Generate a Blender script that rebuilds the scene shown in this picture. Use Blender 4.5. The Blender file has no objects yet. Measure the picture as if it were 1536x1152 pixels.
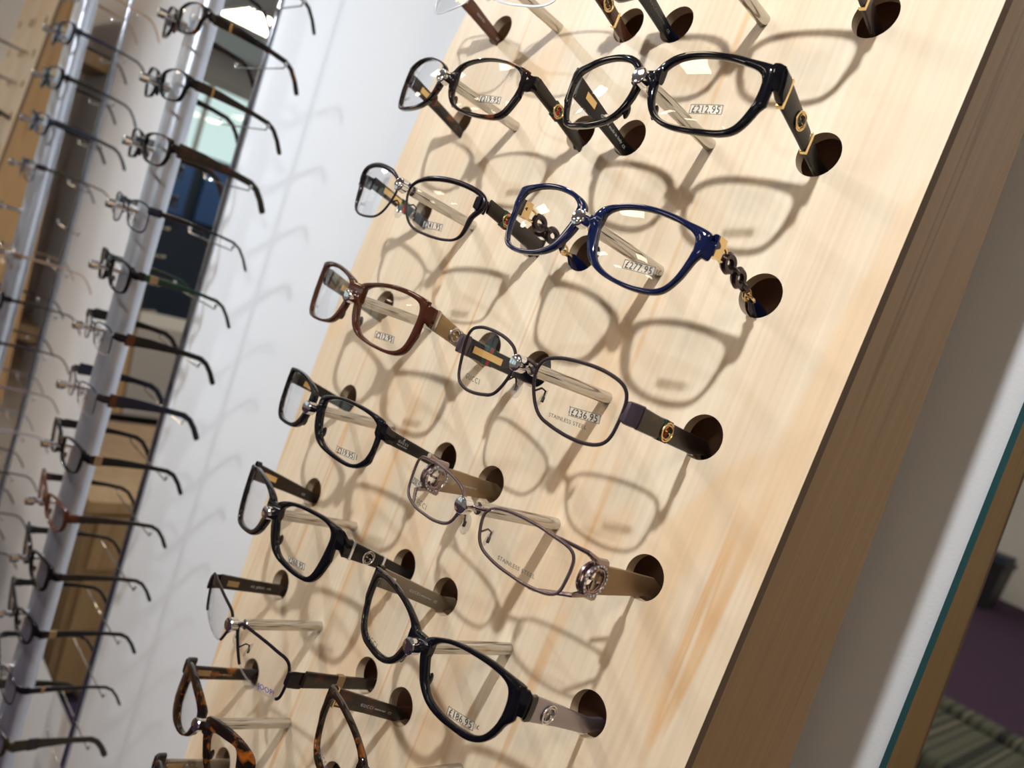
import bpy, bmesh, math, random
from mathutils import Vector, Matrix
random.seed(4)
SC = bpy.context.scene
COL = SC.collection
PI = math.pi
# ---------------------------------------------------------------- frames of reference
# world: X along the wall, +Y into the wall, Z up, floor at 0.  The slanted display board has its own frame P
# (X, outward normal -Y, Z up the board), leaning by M_ against the wall's vertical.
M_ = 0.09
HZ = 1.35
_l = math.sqrt(1 + M_*M_)
RW = Matrix(((1, 0, 0), (0, 1/_l, M_/_l), (0, -M_/_l, 1/_l)))
def W(p):
    v = RW @ Vector(p); v.z += HZ
    return v
WALLY = 0.1925
MIRY = 0.1843
# ---------------------------------------------------------------- materials
MATS = {}
def mat(name, col=(.8, .8, .8), rough=.5, metal=0.0, coat=0.0, spec=.5, emis=None, alpha=1, build=None):
    if name in MATS: return MATS[name]
    m = bpy.data.materials.new(name); m.use_nodes = True
    nt = m.node_tree; b = nt.nodes['Principled BSDF']
    b.inputs['Base Color'].default_value = (*col, 1)
    b.inputs['Roughness'].default_value = rough
    b.inputs['Metallic'].default_value = metal
    b.inputs['Coat Weight'].default_value = coat
    b.inputs['Coat Roughness'].default_value = .03
    b.inputs['Specular IOR Level'].default_value = spec
    if emis:
        b.inputs['Emission Color'].default_value = (*emis[0], 1); b.inputs['Emission Strength'].default_value = emis[1]
    if build: build(nt, b)
    MATS[name] = m
    return m
def N(nt, t, **kw):
    n = nt.nodes.new(t)
    for k, v in kw.items():
        if k in n.inputs.keys(): n.inputs[k].default_value = v
        else: setattr(n, k, v)
    return n
def ramp(nt, stops):
    r = nt.nodes.new('ShaderNodeValToRGB'); e = r.color_ramp.elements
    while len(e) < len(stops): e.new(.5)
    for i, (p, c) in enumerate(stops): e[i].position = p; e[i].color = (*c, 1)
    return r
def coords(nt, scale, rot=(0, 0, 0), loc=(0, 0, 0)):
    tc = nt.nodes.new('ShaderNodeTexCoord'); mp = nt.nodes.new('ShaderNodeMapping')
    mp.inputs['Scale'].default_value = scale; mp.inputs['Rotation'].default_value = rot; mp.inputs['Location'].default_value = loc
    nt.links.new(tc.outputs['Object'], mp.inputs['Vector']); return mp
def mixc(nt, a, b, fac, bt='MIX'):
    m = nt.nodes.new('ShaderNodeMix'); m.data_type = 'RGBA'; m.blend_type = bt
    L = nt.links
    for sock, v in ((m.inputs[0], fac), (m.inputs[6], a), (m.inputs[7], b)):
        if hasattr(v, 'is_output'): L.new(v, sock)
        else: sock.default_value = v if isinstance(v, float) else (*v, 1)
    return m.outputs[2]
def wood(c1, c2, streak, rough, tilt=.03, knots=True):
    def f(nt, b):
        L = nt.links
        a = coords(nt, (26, 26, 1.6), (0, tilt, 0))
        n1 = N(nt, 'ShaderNodeTexNoise', Scale=1.0, Detail=3.0, Roughness=.5); L.new(a.outputs[0], n1.inputs['Vector'])
        r1 = ramp(nt, [(.3, c1), (.7, c2)]); L.new(n1.outputs[0], r1.inputs[0])
        a2 = coords(nt, (300, 300, 9), (0, tilt, 0))
        n2 = N(nt, 'ShaderNodeTexNoise', Scale=1.0, Detail=2.0); L.new(a2.outputs[0], n2.inputs['Vector'])
        r2 = ramp(nt, [(.35, (.93, .925, .91)), (.65, (1.02, 1.02, 1.02))]); L.new(n2.outputs[0], r2.inputs[0])
        c = mixc(nt, r1.outputs[0], r2.outputs[0], 1.0, 'MULTIPLY')
        a3 = coords(nt, (60, 60, 2.2), (0, tilt*2, 0), (3, 1, 5))
        n3 = N(nt, 'ShaderNodeTexNoise', Scale=1.0, Detail=2.0, Distortion=.4); L.new(a3.outputs[0], n3.inputs['Vector'])
        r3 = ramp(nt, [(.62, (0, 0, 0)), (.68, (1, 1, 1)), (.72, (0, 0, 0))]); L.new(n3.outputs[0], r3.inputs[0])
        mul = N(nt, 'ShaderNodeMath', operation='MULTIPLY'); mul.inputs[1].default_value = .8
        L.new(r3.outputs[0], mul.inputs[0])
        c = mixc(nt, c, streak, mul.outputs[0])
        if knots:
            a4 = coords(nt, (14, 14, 6), (0, 0, 0), (1.7, 0, .6))
            v = N(nt, 'ShaderNodeTexNoise', Scale=1.0, Detail=1.0, Distortion=1.2); L.new(a4.outputs[0], v.inputs['Vector'])
            r4 = ramp(nt, [(.56, (0, 0, 0)), (.66, (1, 1, 1))]); L.new(v.outputs[0], r4.inputs[0])
            m4 = N(nt, 'ShaderNodeMath', operation='MULTIPLY'); m4.inputs[1].default_value = .26
            L.new(r4.outputs[0], m4.inputs[0])
            c = mixc(nt, c, tuple(x*y for x, y in zip(streak, (1.15, 1.15, 1.1))), m4.outputs[0])
        L.new(c, b.inputs['Base Color'])
        bp = N(nt, 'ShaderNodeBump', Strength=.06, Distance=.001); L.new(n2.outputs[0], bp.inputs['Height']); L.new(bp.outputs[0], b.inputs['Normal'])
    return f
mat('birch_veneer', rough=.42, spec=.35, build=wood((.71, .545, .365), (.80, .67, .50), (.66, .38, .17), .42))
mat('shaded_veneer', rough=.5, spec=.3, build=wood((.46, .27, .115), (.53, .33, .15), (.32, .17, .06), .45, tilt=.02, knots=False))  # same wood, darker and more orange: side's shade and warm ambient put into colour
mat('plywood_edge', rough=.8, build=wood((.17, .105, .06), (.25, .16, .09), (.1, .06, .03), .8, knots=False))
mat('bored_wood', (.62, .47, .31), .7)
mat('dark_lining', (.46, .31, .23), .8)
def plaster(nt, b):
    L = nt.links; a = coords(nt, (1, 1, 1))
    n = N(nt, 'ShaderNodeTexNoise', Scale=420.0, Detail=3.0); L.new(a.outputs[0], n.inputs['Vector'])
    bp = N(nt, 'ShaderNodeBump', Strength=.25, Distance=.0008); L.new(n.outputs[0], bp.inputs['Height']); L.new(bp.outputs[0], b.inputs['Normal'])
mat('white_wall', (.74, .735, .73), .75, build=plaster)
mat('ceiling_paint', (.8, .8, .8), .9, build=plaster)
def carpet(nt, b):
    L = nt.links; a = coords(nt, (1, 1, 1))
    n = N(nt, 'ShaderNodeTexNoise', Scale=60.0, Detail=4.0); L.new(a.outputs[0], n.inputs['Vector'])
    r = ramp(nt, [(.3, (.045, .028, .06)), (.7, (.085, .055, .105))]); L.new(n.outputs[0], r.inputs[0]); L.new(r.outputs[0], b.inputs['Base Color'])
mat('purple_carpet', rough=1, spec=.1, build=carpet)
def stripes(nt, b):
    L = nt.links; a = coords(nt, (15, .0001, .0001))
    n = N(nt, 'ShaderNodeTexNoise', Scale=1.0, Detail=3.0); L.new(a.outputs[0], n.inputs['Vector'])
    r = ramp(nt, [(.3, (.015, .02, .022)), (.42, (.09, .1, .075)), (.5, (.03, .04, .04)), (.57, (.14, .14, .11)), (.64, (.16, .08, .085)), (.7, (.04, .05, .045))])
    r.color_ramp.interpolation = 'CONSTANT'
    L.new(n.outputs[0], r.inputs[0]); L.new(r.outputs[0], b.inputs['Base Color'])
mat('striped_fabric', rough=.95, build=stripes)
mat('dark_chrome', (.36, .38, .43), .14, 1.0)
mat('chrome', (.78, .79, .82), .1, 1.0)
mat('brushed_steel', (.56, .54, .51), .12, 1.0)
mat('satin_aluminium', (.62, .66, .74), .34, .85)
mat('gold', (.80, .60, .30), .2, 1.0)
mat('silver', (.75, .74, .74), .18, 1.0)
mat('plum_metal', (.13, .10, .135), .25, .7)
mat('gunmetal', (.055, .04, .045), .22, .6)
mat('black_metal', (.014, .010, .014), .2, .3)
mat('mauve_metal', (.32, .24, .25), .22, .9, coat=.3)
mat('bronze_metal', (.48, .33, .22), .28, .9)
mat('gloss_black', (.004, .004, .006), .07, spec=.45)
mat('gloss_navy', (.005, .009, .04), .07, spec=.5)
mat('satin_black', (.009, .008, .007), .3, spec=.35)
mat('dark_brown_satin', (.022, .014, .010), .3, spec=.35)
mat('taupe_satin', (.19, .145, .09), .38)
mat('tan_satin', (.32, .21, .11), .35, .3)
mat('gold_brown_satin', (.36, .23, .1), .38, .3)
mat('lilac_grey_metal', (.38, .34, .38), .3, .8)
mat('red_brown', (.055, .014, .006), .09, spec=.5)
mat('dark_green', (.004, .028, .017), .3)
mat('blue_black', (.008, .010, .022), .25)
mat('olive_dark', (.03, .022, .008), .3)
mat('brown_acetate', (.075, .022, .010), .2, spec=.5)
mat('green_webbing', (.0, .06, .035), .8)
mat('red_webbing', (.38, .01, .015), .8)
mat('ink', (.02, .02, .02), .6)
mat('blue_ink', (.03, .05, .4), .6)
mat('grey_ink', (.12, .11, .09), .6)
mat('pale_ink', (.5, .5, .48), .6)
mat('crystal', (.85, .85, .8), .08, .6, coat=1)
mat('clear_acetate_edge', (.62, .64, .68), .08, coat=1)
def tort(dark, amber, lo, sc):
    def f(nt, b):
        L = nt.links; a = coords(nt, (1, 1, 1.4))
        n = N(nt, 'ShaderNodeTexNoise', Scale=sc, Detail=2.0, Distortion=.8); L.new(a.outputs[0], n.inputs['Vector'])
        r = ramp(nt, [(lo, dark), (lo+.13, amber), (lo+.3, tuple(x*1.7 for x in amber))]); L.new(n.outputs[0], r.inputs[0]); L.new(r.outputs[0], b.inputs['Base Color'])
    return f
mat('dark_tortoise', rough=.08, build=tort((.008, .005, .006), (.12, .03, .006), .56, 60))
mat('amber_tortoise', rough=.08, build=tort((.010, .005, .003), (.27, .075, .008), .545, 85))
mat('matt_tortoise', rough=.28, build=tort((.018, .012, .009), (.085, .022, .008), .58, 90))
def clear(name, tint, f0, rough=0.0, grey=0.0):
    m = bpy.data.materials.new(name); m.use_nodes = True; nt = m.node_tree; L = nt.links
    nt.nodes.remove(nt.nodes['Principled BSDF']); out = nt.nodes['Material Output']
    t = N(nt, 'ShaderNodeBsdfTransparent'); t.inputs[0].default_value = (*tint, 1)
    g = N(nt, 'ShaderNodeBsdfGlossy'); g.inputs['Roughness'].default_value = rough
    lw = N(nt, 'ShaderNodeLayerWeight', Blend=.5); pw = N(nt, 'ShaderNodeMath', operation='POWER'); pw.inputs[1].default_value = 5.0
    R0 = ((f0-1)/(f0+1))**2; ma = N(nt, 'ShaderNodeMath', operation='MULTIPLY_ADD'); ma.inputs[1].default_value = 1-R0; ma.inputs[2].default_value = R0*2
    L.new(lw.outputs['Facing'], pw.inputs[0]); L.new(pw.outputs[0], ma.inputs[0]); mx = nt.nodes.new('ShaderNodeMixShader')
    L.new(ma.outputs[0], mx.inputs[0]); L.new(t.outputs[0], mx.inputs[1]); L.new(g.outputs[0], mx.inputs[2])
    if grey:
        d = N(nt, 'ShaderNodeBsdfDiffuse'); d.inputs[0].default_value = (.85, .83, .78, 1)
        m2 = nt.nodes.new('ShaderNodeMixShader'); m2.inputs[0].default_value = grey
        L.new(mx.outputs[0], m2.inputs[1]); L.new(d.outputs[0], m2.inputs[2]); L.new(m2.outputs[0], out.inputs[0])
    else: L.new(mx.outputs[0], out.inputs[0])
    MATS[name] = m
clear('lens', (.985, .985, .985), 1.42)
clear('pad_silicone', (.93, .93, .93), 1.5, .05, .08)
clear('label_film', (.96, .96, .94), 1.3, .1, .22)
clear('clear_acetate', (.9, .9, .93), 1.5, .03, .1)
def mirror_edge(nt, b):
    pass
mat('mirror_silver', (.86, .9, .9), .0, 1.0)
mat('glass_edge', (.01, .12, .19), .12, coat=1)
mat('bevel_line', (.05, .16, .18), .15, .6)
mat('black_plastic', (.012, .013, .018), .45)
mat('counter_wood', rough=.45, build=wood((.38, .23, .10), (.46, .30, .15), (.3, .17, .06), .45, knots=False))
mat('blue_poster', (.03, .1, .3), .5)
mat('dark_blue', (.012, .03, .06), .5)
mat('window_frame', (.7, .7, .7), .4)
mat('lamp_panel', (.9, .9, .9), .5, emis=((1, .82, .61), 13.0))
mat('lamp_black', (.02, .02, .02), .4)
mat('bulb', (1, 1, 1), .5, emis=((1, .95, .86), 60.0))
mat('pillar_paint', (.55, .6, .6), .6)
# ---------------------------------------------------------------- object helpers
def link(o, parent=None):
    COL.objects.link(o)
    if parent: o.parent = parent
    return o
def tag(o, label=None, cat=None, group=None, kind=None):
    if label: o['label'] = label
    if cat: o['category'] = cat
    if group: o['group'] = group
    if kind: o['kind'] = kind
    return o
def empty(name, loc, rot=None):
    o = bpy.data.objects.new(name, None); COL.objects.link(o); o.empty_display_size = .01
    m = (rot.to_4x4() if rot else Matrix.Identity(4)); m.translation = Vector(loc); o.matrix_world = m
    return o
class MB:
    def __init__(s): s.v = []; s.f = []; s.m = []; s.mats = []
    def mi(s, m):
        m = MATS[m] if isinstance(m, str) else m
        if m not in s.mats: s.mats.append(m)
        return s.mats.index(m)
    def add(s, vs, fs, m):
        b = len(s.v); i = s.mi(m); s.v += [tuple(v) for v in vs]
        for f in fs: s.f.append(tuple(b+k for k in f)); s.m.append(i)
    def build(s, name, parent=None, smooth=True, angle=40, fix=True):
        me = bpy.data.meshes.new(name); me.from_pydata(s.v, [], s.f)
        for m in s.mats: me.materials.append(m)
        me.polygons.foreach_set('material_index', s.m)
        me.polygons.foreach_set('use_smooth', [smooth]*len(s.f)); me.update()
        if fix:
            bm = bmesh.new(); bm.from_mesh(me); bmesh.ops.recalc_face_normals(bm, faces=bm.faces); bm.to_mesh(me); bm.free()
        if smooth and angle: me.set_sharp_from_angle(angle=math.radians(angle))
        return link(bpy.data.objects.new(name, me), parent)
    # shapes
    def box(s, a, b, m):
        x0, y0, z0 = a; x1, y1, z1 = b
        s.add([(x0,y0,z0),(x1,y0,z0),(x1,y1,z0),(x0,y1,z0),(x0,y0,z1),(x1,y0,z1),(x1,y1,z1),(x0,y1,z1)],
              [(0,3,2,1),(4,5,6,7),(0,1,5,4),(1,2,6,5),(2,3,7,6),(3,0,4,7)], m)
    def loft(s, rings, m, closed=False, caps=True):
        n = len(rings[0]); R = len(rings); vs = [p for r in rings for p in r]; fs = []
        for i in range(R if closed else R-1):
            j = (i+1) % R
            for k in range(n):
                l = (k+1) % n; fs.append((i*n+k, i*n+l, j*n+l, j*n+k))
        if caps and not closed: fs += [tuple(range(n))[::-1], tuple((R-1)*n+k for k in range(n))]
        s.add(vs, fs, m)
    def tube(s, pts, r, m, n=10, closed=False, flat=1.0, up=None):
        pts = [Vector(p) for p in pts]; rings = []; L = len(pts)
        rr = r if isinstance(r, (list, tuple)) else [r]*L
        ref = Vector(up) if up else None
        for i, p in enumerate(pts):
            a = pts[(i-1) % L] if (closed or i) else p; b = pts[(i+1) % L] if (closed or i < L-1) else p
            t = (b-a).normalized()
            if ref is None: ref = t.orthogonal()
            x = (ref - t*ref.dot(t)).normalized(); y = t.cross(x)
            if not up: ref = x
            rings.append([p + x*math.cos(2*PI*k/n)*rr[i] + y*math.sin(2*PI*k/n)*rr[i]*flat for k in range(n)])
        s.loft(rings, m, closed)
    def lathe(s, a, b, prof, m, n=20):   # prof: (t along a->b in metres, radius)
        a = Vector(a); d = (Vector(b)-a).normalized(); x = d.orthogonal().normalized(); y = d.cross(x)
        s.loft([[a+d*t+x*math.cos(2*PI*k/n)*r+y*math.sin(2*PI*k/n)*r for k in range(n)] for t, r in prof], m)
    def ball(s, c, r, m, sc=(1,1,1), n=10):
        c = Vector(c); rings = []
        for i in range(1, n//2+2):
            th = PI*(i-.5)/(n//2+1); rings.append([c+Vector((r*sc[0]*math.sin(th)*math.cos(2*PI*k/n), r*sc[1]*math.sin(th)*math.sin(2*PI*k/n), r*sc[2]*math.cos(th))) for k in range(n)])
        s.loft(rings, m)
# ---------------------------------------------------------------- lettering
_tc = {}
def text_geo(body, depth=.02):
    if body in _tc: return _tc[body]
    cu = bpy.data.curves.new('lettering', 'FONT'); cu.body = body; cu.size = 1; cu.align_x = 'CENTER'; cu.align_y = 'CENTER'
    cu.resolution_u = 3; cu.extrude = 0; cu.space_character = 1.45 if body == 'GUCCI' else 1.1
    o = bpy.data.objects.new('lettering', cu); COL.objects.link(o)
    dg = bpy.context.evaluated_depsgraph_get(); dg.update()
    me = bpy.data.meshes.new_from_object(o.evaluated_get(dg))
    vs = [v.co.copy() for v in me.vertices]; fs = [tuple(p.vertices) for p in me.polygons]
    bpy.data.objects.remove(o); bpy.data.curves.remove(cu); bpy.data.meshes.remove(me)
    xs = [v.x for v in vs]; ys = [v.y for v in vs]
    cx, cy = (min(xs)+max(xs))/2, (min(ys)+max(ys))/2
    vs = [((v.x-cx)/(max(xs)-min(xs)), (v.y-cy)/(max(xs)-min(xs))) for v in vs]   # unit width
    _tc[body] = (vs, fs); return _tc[body]
def put_text(mb, body, width, fn, m, th=.00012, hscale=1.0):
    vs, fs = text_geo(body); n = len(vs)
    V = [fn(x*width, y*width*hscale, 0) for x, y in vs] + [fn(x*width, y*width*hscale, th) for x, y in vs]
    F = [f for f in fs] + [tuple(n+k for k in f[::-1]) for f in fs]
    ed = {}
    for f in fs:
        for a, b in zip(f, f[1:]+f[:1]): ed[(a, b)] = 1
    for (a, b) in ed:
        if (b, a) not in ed: F.append((a, b, n+b, n+a))
    mb.add(V, F, m)
GL = {
 'B2': dict(q=[0.0003, -0.0, 0.0503, -0.0341, -0.0027], c=[401, -43],
  out=[364,355,345,335,325,314,300,284,269,256,244,234,226,220,216,214,213,214,217,222,229,239,251,261,275,283,286,287,288,291,296,304,354,375,384,386,372,351,312,282,260,244,234,225,217,212,209,207,207,209,213,218,226,236,248,264,283,304,323,342,358,369,371,369],
  inn=[317,313,307,300,291,279,264,248,234,221,209,200,193,188,184,182,182,183,186,190,197,206,216,228,239,248,251,251,251,252,253,256,259,263,268,273,275,263,245,229,214,203,194,187,182,178,176,175,175,177,180,185,192,200,210,222,237,254,274,293,309,320,326,321]),
 'A2': dict(q=[-0.0014, -0.0, 0.0147, -0.0214, 0.0236], c=[420, -27],
  out=[376,360,346,332,317,301,285,268,252,238,226,217,210,205,201,199,199,200,203,208,215,223,234,248,262,273,278,281,282,283,287,293,307,397,405,405,374,334,305,282,263,247,237,226,217,210,205,202,201,201,203,206,211,219,229,242,258,278,300,325,351,377,390,389],
  inn=[308,306,302,295,286,272,255,239,225,213,202,193,185,179,175,172,172,173,176,180,185,192,200,211,222,233,242,246,246,247,249,253,259,266,272,276,276,271,262,249,236,225,215,207,200,195,191,189,188,189,191,195,201,208,217,228,242,259,281,305,328,333,318,311]),
 'A3': dict(q=[-0.0037, -0.0011, 0.0531, 0.0086, 0.0209], c=[420, -60],
  out=[343,331,319,309,300,289,277,265,252,239,228,218,210,205,201,199,199,200,203,207,213,222,232,243,258,274,286,293,291,288,286,285,288,297,355,368,369,345,317,290,267,250,236,224,215,208,203,200,198,198,199,202,207,214,222,233,248,265,284,306,330,351,361,356],
  inn=[317,310,303,294,284,273,261,248,236,224,213,204,196,191,188,186,186,187,189,193,199,208,218,230,243,257,267,271,273,275,274,272,276,283,289,292,294,291,275,255,238,222,210,200,193,187,183,180,179,180,181,185,190,196,205,215,229,245,265,286,311,331,339,332]),
 'B3': dict(q=[0.0005, -0.0001, -0.0545, 0.0269, 0.0431], c=[392, -46],
  out=[347,335,324,315,307,296,284,272,260,249,240,232,225,221,218,217,218,220,223,228,235,243,252,263,273,279,280,278,278,280,282,283,287,299,310,369,388,375,342,305,282,263,251,241,233,227,223,221,220,221,224,228,234,242,252,264,278,295,316,342,366,376,365,356],
  inn=[275,268,263,260,257,251,243,234,225,217,210,204,199,196,193,192,192,194,197,201,206,213,221,231,242,252,256,256,256,255,254,255,257,261,267,274,281,283,271,255,240,228,217,208,201,196,193,191,191,192,194,198,203,210,219,230,244,261,278,297,306,305,298,285]),
 'A4': dict(q=[-0.0011, -0.0002, 0.0173, 0.005, 0.0033], c=[412, -36],
  out=[375,368,359,351,341,329,316,300,283,267,254,244,236,230,227,225,224,226,230,236,244,254,266,279,292,302,307,306,302,301,302,306,326,406,423,434,439,401,364,333,308,287,271,257,247,239,233,229,227,227,228,231,236,243,253,265,281,300,325,358,402,418,382,378],
  inn=[307,297,290,286,283,278,270,260,248,237,227,219,212,207,203,201,201,202,205,211,217,226,235,246,256,264,267,266,262,258,255,254,254,258,264,271,278,284,286,276,257,241,228,217,209,202,197,195,193,194,196,199,204,211,220,232,246,264,286,307,327,334,331,319]),
 'B4': dict(q=[0.0007, 0.0004, 0.116, -0.0255, -0.0122], c=[381, -74],
  out=[287,277,268,261,255,248,243,236,227,217,208,201,197,194,192,192,194,197,201,207,215,225,237,249,264,280,291,296,295,293,290,290,292,295,302,307,310,305,291,273,256,242,230,220,212,206,201,198,197,197,199,202,207,214,223,234,247,262,280,295,304,305,301,295]),
 'A5': dict(q=[0.0006, -0.0001, 0.0357, -0.0414, -0.0179], c=[421, -21],
  out=[373,363,353,342,329,313,296,278,261,246,233,222,215,210,207,205,205,207,211,217,225,236,249,259,273,286,297,306,313,319,325,328,332,347,406,420,418,366,330,300,275,255,242,230,220,214,209,206,205,206,208,212,219,227,237,250,267,287,312,341,379,413,396,381],
  inn=[292,283,275,268,262,254,243,231,220,210,201,192,186,182,179,179,179,181,185,190,197,206,217,229,242,253,261,267,272,276,279,281,282,284,287,291,292,288,274,256,239,224,211,201,193,188,184,182,181,181,183,187,192,200,209,221,236,253,274,297,322,332,318,305]),
 'B5': dict(q=[0.0029, 0.0003, 0.0263, 0.0023, -0.0019], c=[392, -53],
  out=[299,294,288,280,267,247,226,208,194,183,173,166,160,156,153,151,151,153,156,160,167,175,186,195,211,230,253,279,300,305,302,301,302,305,309,311,308,277,246,222,203,189,181,172,166,161,157,155,154,155,157,160,165,171,180,191,204,220,240,263,286,304,311,306]),
 'A6': dict(q=[-0.0007, -0.001, 0.0285, -0.0328, -0.0575], c=[405, -42],
  out=[388,371,356,345,334,320,306,290,275,261,248,238,230,225,222,221,222,224,229,235,243,253,267,281,292,296,297,297,297,298,301,304,313,345,415,436,453,440,379,342,312,290,280,264,251,242,236,232,230,230,231,235,240,248,259,272,288,308,333,361,394,419,417,406],
  inn=[285,273,266,263,259,253,247,240,231,220,211,203,197,194,192,192,193,195,199,205,212,222,232,243,251,251,246,242,239,237,236,238,241,247,254,265,278,291,296,291,276,260,245,232,222,213,207,204,202,202,204,207,212,219,228,239,253,268,286,303,317,326,319,302]),
 'A7': dict(q=[-0.0021, -0.0026, 0.1625, 0.0003, -0.0031], c=[364, -71],
  out=[285,272,261,252,245,241,237,230,221,211,202,195,190,186,183,181,181,182,184,187,192,198,206,215,229,246,266,294,304,305,306,308,312,319,325,328,331,337,307,269,243,225,212,201,192,186,181,178,176,176,178,181,185,192,201,213,229,250,277,308,332,331,319,301]),
 'B6': dict(q=[0.0007, 0.0001, -0.0021, -0.0246, -0.0307], c=[391, -27],
  out=[352,336,323,314,306,294,283,273,263,252,242,233,225,220,215,212,211,211,214,219,226,235,245,252,262,269,273,277,280,282,284,291,307,358,375,391,405,401,350,316,289,267,255,241,230,221,215,211,208,207,208,211,215,221,229,239,252,267,284,306,334,366,373,365],
  inn=[279,268,260,257,254,248,240,231,221,210,201,194,188,183,180,178,177,178,181,184,189,195,204,214,224,233,239,243,245,248,251,254,257,260,265,270,275,278,276,262,245,229,215,205,196,189,184,181,179,179,180,183,187,193,201,210,222,236,252,269,286,298,302,292]),
 'A8': dict(q=[0.0, 0.0, 0.08, 0.0, 0.0], c=[338, -55],
  out=[280,265,253,244,236,229,222,215,208,203,201,199,200,201,204,207,213,219,228,239,252,269,289,311,331,350,361,362,358,349,337,327,320,315,311,310,313,323,334,331,315,298,283,271,261,252,245,241,238,236,237,239,244,250,259,270,284,300,320,347,360,342,318,298],
  inn=[203,193,186,183,181,181,182,183,184,185,184,183,182,181,181,181,182,183,185,186,187,186,184,181,178,174,170,166,162,157,153,149,146,145,144,145,147,151,156,163,171,181,189,190,183,176,168,162,157,155,153,154,156,160,166,174,182,192,203,215,224,226,222,214]),
}

# ---------------------------------------------------------------- spectacles
KAP = 2.0
NA = 128
def up(a):                           # smooth and double a periodic list of radii
    n = len(a)
    for _ in range(1): a = [(a[i-1]+2*a[i]+a[(i+1) % n])/4 for i in range(n)]
    o = []
    for i in range(n):
        p0, p1, p2, p3 = a[i-1], a[i], a[(i+1) % n], a[(i+2) % n]
        o += [p1, (-p0+9*p1+9*p2-p3)/16]
    return o
class Shape:
    def __init__(s, key, scale=1.0):
        d = GL[key]; s.c = (d['c'][0]*1e-4*scale, d['c'][1]*1e-4*scale); s.q = d['q']
        s.out = [r*1e-4*scale for r in up(d['out'])]
        s.inn = [r*1e-4*scale for r in up(d['inn'])] if 'inn' in d else None
def pose(q):
    a, b, c = q[2:]
    return Matrix.Rotation(b, 3, 'Z') @ Matrix.Rotation(a, 3, 'X') @ Matrix.Rotation(c, 3, 'Y')
def zramp(z, z0, z1): return max(0, min(1, (z-z0)/(z1-z0)))
def ang(i): return i/NA*2*PI - PI
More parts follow.
